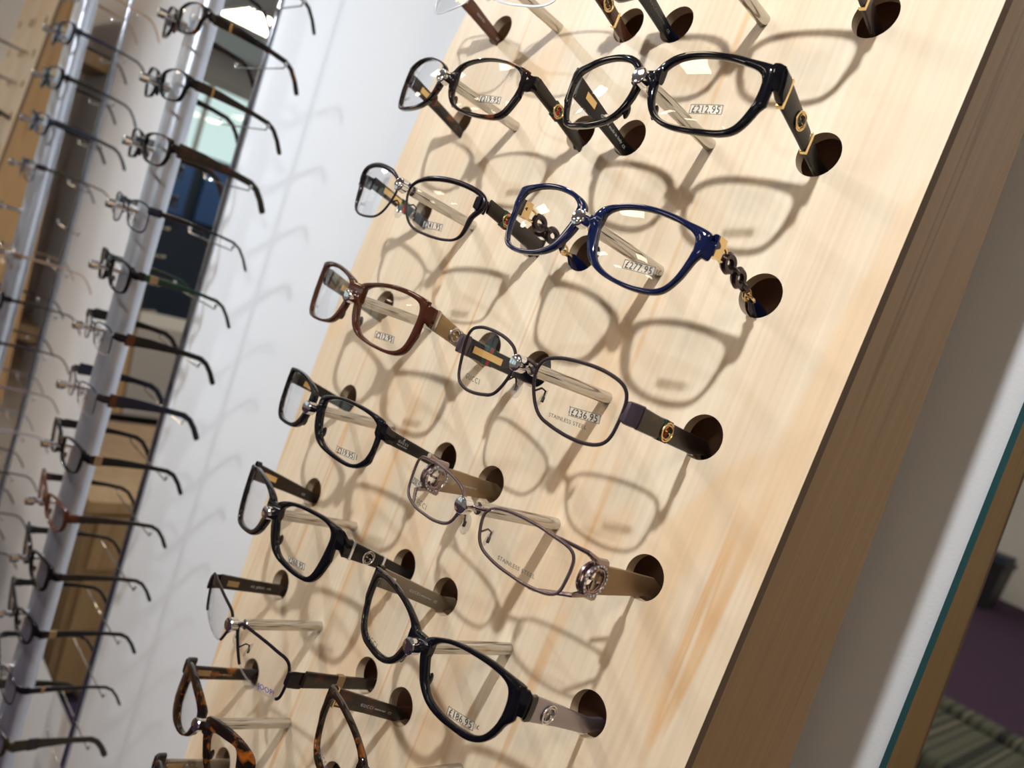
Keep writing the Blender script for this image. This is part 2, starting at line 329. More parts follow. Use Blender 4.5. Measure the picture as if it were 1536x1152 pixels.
def make_front(root, sh, sp):
    """front_frame, lenses, nose pads, printing on the lenses"""
    q = sh.q if not sp.get('q') else sp['q']
    P = pose(q); off = Vector((q[0], 0, q[1]))
    def S(x, z, y=0): return P @ Vector((x, KAP*x*x+y, z)) + off
    kind = sp['kind']; fm = sp['frame']; xe = sp.get('xe', .0715)
    zt, zb = sp.get('ze', (.0125, .0005))
    cx, cz = sh.c
    mb = MB()
    H = sp.get('depth', .0021)
    def rp(r, th): return cx+r*math.cos(th), cz+r*math.sin(th)
    inn = sh.inn
    if kind == 'plastic':
        if inn is None: inn = [r-.0045 for r in sh.out]
        for sg in (1, -1):
            rings = []
            for i in range(NA):
                th = ang(i); ri = inn[i]; ro = max(sh.out[i], ri+.0016)
                c_ = math.cos(th)
                if c_ > 0: ro = min(ro, (xe-cx)/c_)
                ro = max(ro, ri+.0014)
                if c_ < 0: ro = min(ro, (cx-.0022)/(-c_))
                rm, hw = (ri+ro)/2, (ro-ri)/2; ring = []
                for k in range(12):
                    a = 2*PI*k/12; ca, sa = math.cos(a), math.sin(a)
                    r = rm+hw*math.copysign(abs(ca)**.6, ca); y = H*math.copysign(abs(sa)**.6, sa)
                    x, z = rp(r, th); ring.append(S(sg*x, z, y))
                rings.append(ring)
            mb.loft(rings, fm, closed=True)
        # bridge
        zt0, zb0 = sp.get('bz', (.0095, .0022)); rings = []
        for x in [i*.0011-.0099 for i in range(19)]:
            t = abs(x)/.0099; z1 = zt0+(sp.get('bt', .004))*t*t; z0 = zb0-.004*t*t
            xx = max(abs(x), .0050)
            tz = [cz+max(sh.out[i], inn[i])*math.sin(ang(i)) for i in range(NA) if abs(cx+sh.out[i]*math.cos(ang(i))-xx) < .0011 and math.sin(ang(i)) > 0]
            if tz: z1 = min(z1, sum(tz)/len(tz)-.0002)
            z0 = min(z0, z1-.0045)
            ring = []
            for k in range(12):
                a = 2*PI*k/12; ca, sa = math.cos(a), math.sin(a)
                z = (z1+z0)/2+(z1-z0)/2*math.copysign(abs(ca)**.6, ca); y = H*1.05*math.copysign(abs(sa)**.6, sa)
                ring.append(S(x, z, y))
            rings.append(ring)
        mb.loft(rings, fm)
        # moulded nose pads
        for sg in (1, -1):
            th = PI*1.10; i = int((th-PI)/(2*PI)*NA) % NA
            x, z = rp(inn[i]+.0016, th); c = S(sg*x, z-.001, .0030)
            mb.ball(c, .001, sp.get('padmat', fm), (1.3, 2.2, 4.2), 12)
        # end pieces
        for sg in (1, -1):
            rings = []
            hz = sp.get('hinge', (.0105, -.001))
            xi = cx+inn[int((.3+PI)/(2*PI)*NA)]*math.cos(.3)+.0022; xi = min(max(xi, xe-.008), xe-.0035)
            st = [(xi, 0, 1, .7), ((xi+xe)/2-.001, .0, 1, .2), (xe-.0012, .0008, .9, 0), (xe+.0004, .0024, .6, 0), (xe+.0007, .0045, .3, 0), (xe+.0006, .0175, 0, 0)]
            for j, (x, dy, w, sh_) in enumerate(st):
                a_, b_ = hz[0]*(1-w)+zt*w-sh_*.003, hz[1]*(1-w)+zb*w+sh_*.003
                hw = .0021 if j < 3 else .0022
                t = (st[min(j+1, 5)][0]-st[max(j-1, 0)][0], (st[min(j+1, 5)][1]+KAP*st[min(j+1, 5)][0]**2*(1 if min(j+1,5) < 4 else 1))-(st[max(j-1, 0)][1]+KAP*st[max(j-1, 0)][0]**2))
                l = math.hypot(*t) or 1; nx, ny = -t[1]/l, t[0]/l
                ring = []
                for k in range(12):
                    a = 2*PI*k/12; ca, sa = math.cos(a), math.sin(a)
                    z = (a_+b_)/2+(a_-b_)/2*math.copysign(abs(ca)**.5, ca); o = hw*math.copysign(abs(sa)**.6, sa)
                    if w > .5: p = S(sg*(x+nx*o), z, dy+ny*o)
                    else:
                        p = Vector((sg*(x+nx*o), .008*(0)+(KAP*xe*xe+dy-.0008 if dy < .016 else .0178)+ny*o, z)) + off*.5
                    ring.append(p)
                rings.append(ring)
            mb.loft(rings, sp.get('endmat', fm))
    else:
        wr = sp.get('wire', .0009)
        for sg in (1, -1):
            pts = []
            for i in range(NA):
                x, z = rp(sh.out[i]-wr*.6, ang(i)); pts.append((x, z))
            if kind == 'metal':
                mb.tube([S(sg*x, z) for x, z in pts], wr, fm, 8, True, flat=1.25, up=(0, 1, 0))
                if sp.get('brow'):
                    idx = [i for i in range(NA) if -.75 < ang(i) < PI-.15]
                    n = len(idx)
                    mb.tube([S(sg*pts[i][0], pts[i][1], -.0002) for i in idx], [wr*1.0+.0011*min(1, 6*min(k/n, 1-k/n)) for k in range(n)], sp.get('browmat', fm), 10, up=(0, 1, 0))
            elif kind == 'half':
                idx = [i for i in range(NA) if -.5 < ang(i) < PI] + [i for i in range(NA) if ang(i) < -PI+.62]
                mb.tube([S(sg*pts[i][0], pts[i][1], -.0003) for i in idx], wr, fm, 8, flat=1.2, up=(0, 1, 0))
        inn = [r-wr*.8 for r in sh.out] if kind != 'rimless' else sh.out
        # bridge bar
        zz = sp.get('bz', (.0045,))[0]; i0 = int((PI-.25+PI)/(2*PI)*NA)
        x1, z1 = rp(sh.out[i0], ang(i0)); b = []
        for k in range(11):
            t = k/5-1; b.append(S(x1*t, zz+(z1-zz)*abs(t)**2.2, -.001*(1-abs(t))))
        mb.tube(b, wr*1.25, fm, 8, flat=1.2)
        if sp.get('bridge2'):
            mb.tube([S(x1*(k/5-1), zz-.0035+(z1-zz-.002)*abs(k/5-1)**2, .0015) for k in range(11)], wr*.8, fm, 8)
        # pad arms and pads
        for sg in (1, -1):
            i0 = int(.025*NA); x, z = rp(sh.out[i0], ang(i0)-.0)
            a = S(sg*x, z); pc = S(sg*(x+.0004), z-.0035, .0085)
            mid = S(sg*(x+.0015), z+.0015, .0075)
            mb.tube([a, (Vector(a)+Vector(mid))/2+Vector((0, .001, .002)), mid, pc], .0006, fm, 6)
            mb.box(tuple(pc-Vector((.0006, .0008, .0016))), tuple(pc+Vector((.0006, .0006, .0016))), 'gunmetal')
            pb = MB(); pb.ball((0, 0, 0), .001, 'pad_silicone', (1.2, 3.0, 6.0), 12)
            o = pb.build('nose_pad', root); o.location = pc-Vector((sg*.001, 0, 0)); o.rotation_euler = (0, sg*.25, sg*.6)
        # end pieces
        for sg in (1, -1):
            hz = sp.get('hinge', (.0105, -.001)); ke = int((0.12+PI)/(2*PI)*NA); x0, z0 = rp(sh.out[ke], .12)
            if sp.get('prong'):
                for zi, ze_ in ((.78, .0085), (-.86, -.0095)):
                    i = int((zi+PI)/(2*PI)*NA); xa, za = rp(sh.out[i], ang(i))
                    A = S(sg*xa, za); B = Vector((sg*.0705, .037, ze_-.005)); y0 = KAP*xa*xa
                    mb.tube([A, Vector((sg*(xa+.004), y0+.004, za)), Vector((sg*.0705, .020, za*.6+ze_*.3)), Vector((sg*.071, .029, ze_-.004)), B], [.0009, .001, .0013, .002, .0026], fm, 8)
            else:
                zh = (hz[0]+hz[1])/2; hh = (hz[0]-hz[1])/2*sp.get('endh', .92); rings = []
                st = [(x0-.0008, 0, .8), (x0+.002, .0006, .97), (xe-.0012, .0035, 1), (xe, .008, 1), (xe, .0178, 1)]
                for j, (x, dy, k_) in enumerate(st):
                    a_ = min(j+1, 4); b_ = max(j-1, 0)
                    t = (st[a_][0]-st[b_][0], st[a_][1]-st[b_][1]); l = math.hypot(*t) or 1; nx, ny = -t[1]/l, t[0]/l
                    yb = KAP*min(x, .062)**2; ring = []
                    for k in range(10):
                        a = 2*PI*k/10; ca, sa = math.cos(a), math.sin(a)
                        z = zh+hh*k_*math.copysign(abs(ca)**.5, ca); o_ = .0009*math.copysign(abs(sa)**.6, sa)
                        yy = yb+dy+ny*o_ if j < 4 else .0180+ny*o_
                        ring.append(Vector((sg*(x+nx*o_), yy, z))+off)
                    rings.append(ring)
                mb.loft(rings, sp.get('endmat', fm))
    front = mb.build('front_frame', root)
    # lenses
    lens = {}
    for sg in (1, -1):
        lb = MB(); nr = 5; n = NA
        def srf(y0):
            vs = [S(sg*cx, cz, y0-.0013)]
            for j in range(1, nr+1):
                t = j/nr
                for i in range(n):
                    x, z = rp((inn[i]+.0003)*t, ang(i)); vs.append(S(sg*x, z, y0-.0013*(1-t*t)))
            fs = [(0, 1+i, 1+(i+1) % n) for i in range(n)]
            for j in range(nr-1):
                for i in range(n): fs.append((1+j*n+i, 1+(j+1)*n+i, 1+(j+1)*n+(i+1) % n, 1+j*n+(i+1) % n))
            return vs, fs
        v1, f1 = srf(-.0003); lb.add(v1, f1, 'lens')
        o = lb.build('lens', root, angle=None, fix=False)
        lens[sg] = o
        if kind in ('half', 'rimless'):
            eb = MB(); eb.tube([S(sg*rp(inn[i], 0)[0] if False else sg*(cx+inn[i]*math.cos(ang(i))), cz+inn[i]*math.sin(ang(i)), -.0002) for i in range(n)], .00055, 'clear_acetate_edge' if kind == 'rimless' else 'pad_silicone', 6, True, flat=1.6, up=(0, 1, 0))
            eb.build('lens_edge', o)
    for pr in sp.get('prints', []):
        body, sg, x, z, wd, rot, m_, box = pr
        cr, sr = math.cos(rot), math.sin(rot)
        def fn(a, b, d, x=x, z=z, cr=cr, sr=sr, k=.0): 
            X = x+a*cr-b*sr; Z = z+a*sr+b*cr
            t2 = min(1, ((abs(X)-cx)**2+(Z-cz)**2)/.022**2)
            return S(X, Z, -.0003-.0013*(1-t2)-.00025-d-k)
        if box:
            pb = MB(); w2, h2 = wd/2*1.14, wd*.155
            n = 8
            pb.loft([[fn(-w2+2*w2*i/n, -h2, 0), fn(-w2+2*w2*i/n, h2, 0), fn(-w2+2*w2*i/n, h2, .00012), fn(-w2+2*w2*i/n, -h2, .00012)] for i in range(n+1)], 'label_film')
            lo = pb.build('price_label', lens[sg], smooth=False)
            tb = MB(); put_text(tb, body, wd*.96, lambda a, b, d: fn(a, b, d+.0002), m_, hscale=1.2)
            t = .00022
            for (a0, b0, a1, b1) in ((-w2*.99, -h2*.98, w2*.99, -h2*.98+t), (-w2*.99, h2*.98-t, w2*.99, h2*.98), (-w2*.99, -h2*.98, -w2*.99+t, h2*.98), (w2*.99-t, -h2*.98, w2*.99, h2*.98)):
                k = 8
                tb.loft([[fn(a0+(a1-a0)*i/k, b0, .0002), fn(a0+(a1-a0)*i/k, b1, .0002), fn(a0+(a1-a0)*i/k, b1, .0003), fn(a0+(a1-a0)*i/k, b0, .0003)] for i in range(k+1)], m_)
            tb.build('price_lettering', lo, smooth=False)
        else:
            tb = MB(); put_text(tb, body, wd, fn, m_); tb.build('lens_lettering', lens[sg], smooth=False)
    return front
def interlock(mb, c, ax, ay, nrm, r, m, w=None, ring=True, gem=None):
    """round badge: a ring round two facing, interlocking letter shapes"""
    w = w or r*.09; c = Vector(c); ax = Vector(ax); ay = Vector(ay); nrm = Vector(nrm)
    if ring: mb.tube([c+ax*math.cos(t*2*PI/28)*r+ay*math.sin(t*2*PI/28)*r for t in range(28)], w, m, 6, True)
    for sg in (1, -1):
        cc = c-ax*sg*r*.14; R = r*.74; pts = []
        for k in range(15):
            a = .55+k/14*(2*PI-.55-.25)
            pts.append(cc+ax*sg*math.cos(a)*R+ay*sg*math.sin(a)*R*1.05)
        pts += [cc+ax*sg*R*.95+ay*sg*(-.08)*R, cc+ax*sg*R*.42+ay*sg*(-.08)*R]
        mb.tube(pts, w*.72, m, 6)
    if gem:
        for t in range(22):
            a = t*2*PI/22; mb.ball(c+ax*math.cos(a)*r+ay*math.sin(a)*r+nrm*w*1.1, w*.62, gem, n=6)
def make_temple(root, sg, sp, tp):
    """tp: stations (y, z_top, z_bottom, x)"""
    th = tp.get('t', .0016); st = tp['st']; m_ = tp['mat']
    def at(y):
        for a, b in zip(st, st[1:]):
            if a[0] <= y <= b[0]:
                k = (y-a[0])/(b[0]-a[0]+1e-9); return [a[j]*(1-k)+b[j]*k for j in range(4)]
        return st[-1] if y > st[0][0] else st[0]
    mb = MB()
    if tp.get('chain'):
        return make_chain(root, sg, at, tp)
    dn = []
    for a, b in zip(st, st[1:]):
        for k in range(4): dn.append([a[j]*(1-k/4)+b[j]*k/4 for j in range(4)])
    dn.append(st[-1]); rings = []
    for i, (y, z1, z0, x) in enumerate(dn):
        ring = []
        a_, b_ = dn[max(i-1, 0)], dn[min(i+1, len(dn)-1)]
        t = Vector((0, b_[0]-a_[0], (b_[1]+b_[2]-a_[1]-a_[2])/2)).normalized(); upv = Vector((0, -t.z, t.y)) if tp.get('bend') else Vector((0, 0, 1))
        h = (z1-z0)/2*(1 if not tp.get('bend') else 1); c = Vector((sg*x, y, (z1+z0)/2))
        if tp.get('bend'): c.z = (z1+z0)/2
        endk = .75 if i == len(dn)-1 else 1
        for k in range(12):
            a = 2*PI*k/12; ca, sa = math.cos(a), math.sin(a)
            ring.append(c+upv*h*endk*math.copysign(abs(ca)**.45, ca)+Vector((th*math.copysign(abs(sa)**.6, sa), 0, 0)))
        rings.append(ring)
    mb.loft(rings, m_)
    o = mb.build('temple', root)
    X1 = Vector((1, 0, 0))
    def face(y, v, d=0):     # point on the +X face, v = height as a share of the half height
        s_ = at(y); zc = (s_[1]+s_[2])/2; h = (s_[1]-s_[2])/2
        return Vector((sg*s_[3]+th+d, y, zc+v*h))
    for (y0, y1, bm) in tp.get('bands', []):
        bb = MB(); rings = []
        for y in (y0, y0+.0002, y1-.0002, y1):
            e = .0001 if y in (y0, y1) else .0003
            s_ = at(y); sl = (at(y+.001)[1]-at(y-.001)[1])/.002*0
            z1, z0 = s_[1]+e, s_[2]-e
            rings.append([(sg*s_[3]-th-e, y, z0), (sg*s_[3]+th+e, y, z0), (sg*s_[3]+th+e, y, z1), (sg*s_[3]-th-e, y, z1)])
        bb.loft(rings, bm); bb.build('trim_band', o, smooth=False)
    if tp.get('logo'):
        y, r, lm = tp['logo'][:3]; a = face(y, 0, .0006); ax = (face(y+.004, 0)-face(y-.004, 0)); ax.x = 0; ax.normalize()
        ay = Vector((0, -ax.z, ax.y)); lb = MB()
        interlock(lb, a, ax, ay, X1, r, lm, gem=tp['logo'][3] if len(tp['logo']) > 3 else None)
        lb.build('badge', o)
    for (body, y, v, wd, tm) in tp.get('text', []):
        tb = MB(); a = face(y, v); ax = (face(y+.006, v)-face(y-.006, v)); ax.x *= 1; ax.normalize(); ay = Vector((0, -ax.z, ax.y)).normalized()
        put_text(tb, body, wd, lambda p, q_, d: a+ax*p+ay*q_+X1*(.0001+d), tm); tb.build('temple_lettering', o, smooth=False)
    if tp.get('plate'):        # hinge plate seen on the inner face
        y0, y1, v, pm = tp['plate']; pb = MB(); h = .0022
        a, b = face(y0, v), face(y1, v)
        pb.loft([[p+Vector((-.0002, 0, -h)), p+Vector((.0007, 0, -h)), p+Vector((.0007, 0, h)), p+Vector((-.0002, 0, h))] for p in (a, b)], pm)
        pb.build('hinge_plate', o, smooth=False)
    return o
def make_chain(root, sg, at, tp):
    o0 = None
    mb = MB()
    def c(y): s_ = at(y); return Vector((sg*s_[3], y, (s_[1]+s_[2])/2))
    def torus(p, r, w, m, ax='x', sc=1.3):
        d = (c(p.y+.004)-c(p.y-.004)).normalized(); s_ = Vector((1, 0, 0)) if ax == 'x' else d.cross(Vector((1, 0, 0))).normalized()
        side = d.cross(s_) if ax == 'x' else Vector((1, 0, 0)); 
        mb.tube([p+d*math.cos(t*PI/9)*r*sc+side*math.sin(t*PI/9)*r for t in range(18)], w, m, 6, True)
    p = c(.019); mb.box(tuple(p+Vector((-.0022, -.004, -.0052))), tuple(p+Vector((.0024, .0025, .0052))), 'gold')
    torus(c(.0245), .0034, .0009, 'gold')
    torus(c(.033), .0036, .0021, 'gunmetal'); torus(c(.040), .0022, .0012, 'gunmetal', 'y', 1.8)
    torus(c(.047), .0036, .0021, 'gunmetal'); torus(c(.055), .0022, .0012, 'gunmetal', 'y', 1.8)
    torus(c(.061), .0028, .0008, 'gold'); torus(c(.065), .0028, .0008, 'gold', 'y')
    o0 = mb.build('temple_chain', root)
    tb = MB(); tb.tube([c(.066), c(.070), c(.080), c(.104)], [.0012, .004, .0052, .0048], 'gloss_navy', 12, flat=.35, up=(0, 0, 1)); tb.build('temple_tip', o0)
    return o0
def boardT(hz, hole=(-.0035, -.0118), x0=.0722, x1=.070, yh=.074):
    """temple outline running from the hinge into the hole of the board"""
    return [(.0165, hz[0], hz[1], x0), (.045, hz[0]*.55+hole[0]*.45-.0006, hz[1]*.55+hole[1]*.45, (x0+x1)/2), (yh, hole[0], hole[1], x1), (yh+.012, hole[0]-.0008, hole[1]+.0016, x1), (yh+.021, -.0085, -.0160, x1), (yh+.030, -.0205, -.0265, x1)]
def rackT(hz, w=1.0, x0=.072):
    z = (hz[0]+hz[1])/2; h = (hz[0]-hz[1])/2*w
    return [(.0165, z+h, z-h, x0), (.045, z+h*.9-.001, z-h*.8-.001, x0-.001), (.085, z+h*.5-.004, z-h*.5-.004, x0-.003), (.105, z+h*.5-.007, z-h*.5-.007, x0-.004), (.114, z-.012+h*.45, z-.012-h*.45, x0-.0045), (.122, z-.022+h*.45, z-.022-h*.45, x0-.005), (.130, z-.036+h*.5, z-.036-h*.5, x0-.006)]
def spectacles(name_loc, rot, sh, sp, left, right, label, group):
    root = empty('eyeglasses', name_loc, rot); tag(root, label, 'glasses', group)
    make_front(root, sh, sp)
    for sg, tp in ((1, right), (-1, left)):
        if tp: make_temple(root, sg, sp, tp)
    return root
# ---------------------------------------------------------------- the slanted board, its box and posts
ZB = {0: .3265, 1: .2437, 2: .1648, 3: .0835, 4: .0008, 5: -.0824, 6: -.1642, 7: -.2455, 8: -.3275, 9: -.409, 10: -.491}
ZA = {0: .3265, 1: .2448, 2: .1655, 3: .0842, 4: .0008, 5: -.0842, 6: -.1665, 7: -.2480, 8: -.3255, 9: -.4015, 10: -.478}
XA = {0: -.174, 1: -.1795, 2: -.184, 3: -.188, 4: -.1900, 5: -.1895, 6: -.187, 7: -.181, 8: -.1733, 9: -.164, 10: -.152}
HL, HR = .0712, .0702
HRAD = .0127
TOPZ, BOTZ = .46, -.60
XR = .1312
EDGE = [(-.285, .46), (-.298, .33), (-.3086, .2589), (-.3157, .2214), (-.3215, .1475), (-.3245, .1184), (-.3282, .0554), (-.3300, .0231), (-.3308, -.0339), (-.3298, -.0737), (-.3277, -.1355), (-.3247, -.1694), (-.3195, -.2351), (-.3165, -.2636), (-.3135, -.2901), (-.3060, -.3507), (-.3040, -.3645), (-.2910, -.443), (-.262, -.60)]
holes = []
for r in range(0, 11):
    holes += [(XA[r]-HL, ZA[r]+(.001 if r < 6 else -.001)), (XA[r]+HR, ZA[r])]
    holes += [(-.0675+(.0 if r not in (0, 1) else .001), ZB[r]), (.0688, ZB[r])]
def plate_with_holes(name, outline, hs, rad, y0, y1, parent, front, edge, bore):
    cu = bpy.data.curves.new(name, 'CURVE'); cu.dimensions = '2D'; cu.fill_mode = 'BOTH'; cu.extrude = (y1-y0)/2
    def spl(pts):
        s = cu.splines.new('POLY'); s.points.add(len(pts)-1); s.use_cyclic_u = True
        for p, (x, z) in zip(s.points, pts): p.co = (x, z, 0, 1)
    spl(outline)
    for hx, hz in hs: spl([(hx+rad*math.cos(2*PI*k/48), hz+rad*math.sin(2*PI*k/48)) for k in range(48)])
    o = bpy.data.objects.new(name, cu); COL.objects.link(o)
    dg = bpy.context.evaluated_depsgraph_get(); dg.update()
    me = bpy.data.meshes.new_from_object(o.evaluated_get(dg)); bpy.data.objects.remove(o)
    ym = (y0+y1)/2
    for v in me.vertices:
        x, z, d = v.co; v.co = (x, ym-d, z)
    me.flip_normals()
    me.materials.clear()
    for m_ in (front, edge, bore): me.materials.append(MATS[m_])
    for p in me.polygons:
        c = p.center
        if abs(p.normal.y) > .9: p.material_index = 0
        else: p.material_index = 2 if any((c.x-hx)**2+(c.z-hz)**2 < (rad*1.1)**2 for hx, hz in hs) else 1
        p.use_smooth = p.material_index == 2
    bm = bmesh.new(); bm.from_mesh(me); bmesh.ops.remove_doubles(bm, verts=bm.verts, dist=1e-6); bmesh.ops.recalc_face_normals(bm, faces=bm.faces); bm.to_mesh(me); bm.free()
    me.set_sharp_from_angle(angle=math.radians(40))
    return link(bpy.data.objects.new(name, me), parent)
def backY(z): return .1106-.122*z
def make_board(dx, label, group, caps=True):
    root = empty('display_board', W((dx, 0, 0)), RW); tag(root, label, 'display board', group)
    out = EDGE + [(XR, BOTZ), (XR, TOPZ)]
    plate_with_holes('front_panel', out, holes, HRAD, 0, .0075, root, 'birch_veneer', 'plywood_edge', 'bored_wood')
    t = .018
    def board(name, pts, m_):     # pts: list of (x,z) outer strip
        mb = MB()
        n = len(pts)
        rings = []
        for (xo, zo, xi, zi) in pts:
            rings.append([(xo, .0075, zo), (xi, .0075, zi), (xi, backY(zi), zi), (xo, backY(zo), zo)])
        mb.loft(rings, m_); return mb.build(name, root, smooth=False)
    board('side_panel', [(XR, TOPZ, XR-t, TOPZ), (XR, BOTZ, XR-t, BOTZ)], 'shaded_veneer')
    board('side_panel', [(x+.001, z, x+t, z) for x, z in EDGE], 'shaded_veneer')
    board('top_panel', [(EDGE[0][0]+t, TOPZ, EDGE[0][0]+t, TOPZ-t), (XR-t, TOPZ, XR-t, TOPZ-t)], 'shaded_veneer')
    board('bottom_panel', [(EDGE[-1][0]+t, BOTZ, EDGE[-1][0]+t, BOTZ+t), (XR-t, BOTZ, XR-t, BOTZ+t)], 'shaded_veneer')
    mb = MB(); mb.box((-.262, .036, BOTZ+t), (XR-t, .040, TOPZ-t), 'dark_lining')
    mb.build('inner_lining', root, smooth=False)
    for z in (.3, -.42):      # hanging battens that hold the box off the wall
        mb = MB(); mb.box((-.2, backY(z)-.05, z-.02), (XR-.07, .1885-.09*z, z+.02), 'counter_wood')
        mb.build('wall_batten', root, smooth=False)
    return root
CAPA = {1: (-.1778, .2440), 2: (-.1778, .1632), 3: (-.1778, .0837), 4: (-.1878, -.0008), 5: (-.1837, -.0843), 6: (-.1829, -.1641), 7: (-.1748, -.2458), 8: (-.1673, -.3183), 9: (-.158, -.394), 10: (-.147, -.47)}
CAPB = {1: (.001, .2440), 2: (.0011, .165), 3: (-.0014, .0848), 4: (-.0044, .0007), 5: (-.0029, -.0819), 6: (.0006, -.1634), 7: (.001, -.2450), 8: (.001, -.3270), 9: (.001, -.409), 10: (.001, -.49)}
def post_mesh():
    a, b = (0, 0, 0), (0, -1, 0)
    mb = MB()
    mb.lathe(a, b, [(0, .0039), (.0665, .0039), (.0690, .0036), (.0698, .0028), (.0715, .0021), (.0760, .0021)], 'brushed_steel', 24)
    o = mb.build('post', None, angle=25)
    c = MB(); c.lathe(a, b, [(.0752, .0026), (.0765, .0046), (.0768, .0048), (.0822, .0048), (.0828, .0043), (.0829, .0040)], 'chrome', 24)
    k = c.build('post_cap', o, angle=25)
    return o, k
P0 = None
def add_post(root, base, cap):
    global P0
    if P0 is None: P0 = post_mesh(); o, k = P0
    else:
        o = P0[0].copy(); COL.objects.link(o); k = P0[1].copy(); COL.objects.link(k); k.parent = o
    o.parent = root
    d = Vector((base[0]-cap[0], .0785, base[1]-cap[1])).normalized()     # direction from the cap to the board
    q = Vector((0, 1, 0)).rotation_difference(d)
    o.location = Vector((cap[0], -.0785, cap[1])) + d*.0795
    o.rotation_mode = 'QUATERNION'; o.rotation_quaternion = q
board = make_board(0, 'large slanted pale birch board full of round holes and steel posts, in the middle', 'slanted birch display boards')
for r in range(1, 11):
    add_post(board, (XA[r], ZA[r]), CAPA[r]); add_post(board, ((-.0025 if r not in (1, 6, 7) else 0), ZB[r]), CAPB[r])
BX2 = -2.10
board2 = make_board(BX2, 'far pale birch board with round holes at the top left corner', 'slanted birch display boards')
for r in range(1, 9):
    add_post(board2, (0, ZB[r]), CAPB[r])
# ---------------------------------------------------------------- spectacles on the board
GB = 'eyeglasses on the birch board'
Y = .074
def on_board(key, cap, sp, left, right, label, dx=0, scale=1.0, q=None):
    sh = Shape(key, scale)
    if q: sp['q'] = q
    loc = W((cap[0]+dx, -Y, cap[1]))
    return spectacles(loc, RW, sh, sp, left, right, label, GB if not dx else 'eyeglasses on the far board')
def T(hz, **k):
    hole = k.pop('hole', (-.0035, -.0118)); d = dict(st=boardT(hz, hole)); d.update(k); return d
def price(t, x, z, rot=.08, wd=.0155): return (t, 1, x*.001, z*.001, wd, rot, 'ink', True)
CE = 'CE'
# B2  black glossy, gold bars
on_board('B2', CAPB[2], dict(kind='plastic', frame='gloss_black', ze=(.0145, .0015), hinge=(.0132, -.001), bz=(.0125, .0025), bt=.0028,
   prints=[price('£212.95', 43.7, -12.9), ('GUCCI', -1, -.049, -.016, .013, 0, 'pale_ink', False)]),
   T((.0132, -.001), mat='satin_black', plate=(.026, .036, .1, 'gold'), text=[('GUCCI made in Italy', .056, .0, .026, 'pale_ink'), (CE, .0715, -.1, .003, 'pale_ink')]),
   T((.0132, -.001), mat='satin_black', bands=[(.0175, .0200, 'gold'), (.0535, .056, 'gold')], logo=(.038, .0047, 'gold')),
   'glossy black eyeglasses with gold bars on the arms, right column below the top edge')
# A2 dark tortoise
on_board('A2', CAPA[2], dict(kind='plastic', frame='dark_tortoise', padmat='brown_acetate', ze=(.012, .000), hinge=(.0115, .0015), bz=(.0098, .0022), bt=.003,
   prints=[price('£219.95', 50.2, -9.7), ('GUCCI', -1, -.052, -.014, .013, 0, 'grey_ink', False)]),
   T((.0115, .0015), mat='dark_tortoise', plate=(.024, .034, 0, 'gold')),
   T((.0115, .0015), mat='dark_brown_satin', bands=[(.036, .0385, 'green_webbing'), (.0385, .0415, 'red_webbing'), (.0415, .044, 'green_webbing')], logo=(.040, .0045, 'gold')),
   'dark tortoiseshell eyeglasses with round gold badge on striped ribbon, left column second row')
# A3 black browline metal
on_board('A3', CAPA[3], dict(kind='metal', frame='gunmetal', browmat='black_metal', brow=True, wire=.0008, ze=(.01, 0), hinge=(.0078, -.0018), bz=(.0045,), endmat='black_metal', endh=1.0,
   prints=[price('£241.95', 43.5, -18.6), ('GUCCI', -1, -.051, -.0175, .012, 0, 'grey_ink', False)]),
   T((.0078, -.0018), mat='blue_black', plate=(.026, .044, .1, 'gold'), bands=[(.045, .0475, 'green_webbing'), (.0475, .050, 'red_webbing'), (.050, .0525, 'green_webbing')]),
   T((.0078, -.0018), hole=(.0015, -.011), mat='dark_brown_satin', bands=[(.030, .0325, 'green_webbing'), (.0325, .0345, 'red_webbing'), (.0345, .037, 'green_webbing')], logo=(.034, .0042, 'gold')),
   'dark brown metal eyeglasses with thick brow bar, left column third row')
# B3 navy with chain arms
ch = dict(st=[(.0165, .0100, .0010, .0722), (.045, .0045, -.0045, .0712), (.074, -.0045, -.0135, .070), (.100, -.012, -.020, .070)], mat='gloss_navy', chain=True)
on_board('B3', CAPB[3], dict(kind='plastic', frame='gloss_navy', ze=(.0105, .0005), hinge=(.0108, .0002), bz=(.0100, .0022), bt=.0035,
   prints=[price('£277.95', 44.0, -14.5), ('|£', 1, .0548, -.0135, .0022, .08, 'ink', False)]),
   dict(ch), dict(ch), 'navy blue plastic eyeglasses with arms made of chain links')
# A4 brown transparent
on_board('A4', CAPA[4], dict(kind='plastic', frame='red_brown', ze=(.0150, .0030), hinge=(.0136, -.0002), bz=(.0118, .0024), bt=.003,
   prints=[price('£212.95', 46.6, -16.3), ('GUCCI', -1, -.055, -.017, .013, 0, 'grey_ink', False)]),
   T((.0136, -.0002), mat='taupe_satin', plate=(.028, .036, -.1, 'gold'), hole=(-.002, -.012)),
   T((.0136, -.0002), mat='gold_brown_satin', bands=[(.0175, .0195, 'silver')], logo=(.037, .0050, 'silver'), hole=(-.002, -.012)),
   'reddish brown glossy eyeglasses with golden brown arms, left column fourth row')
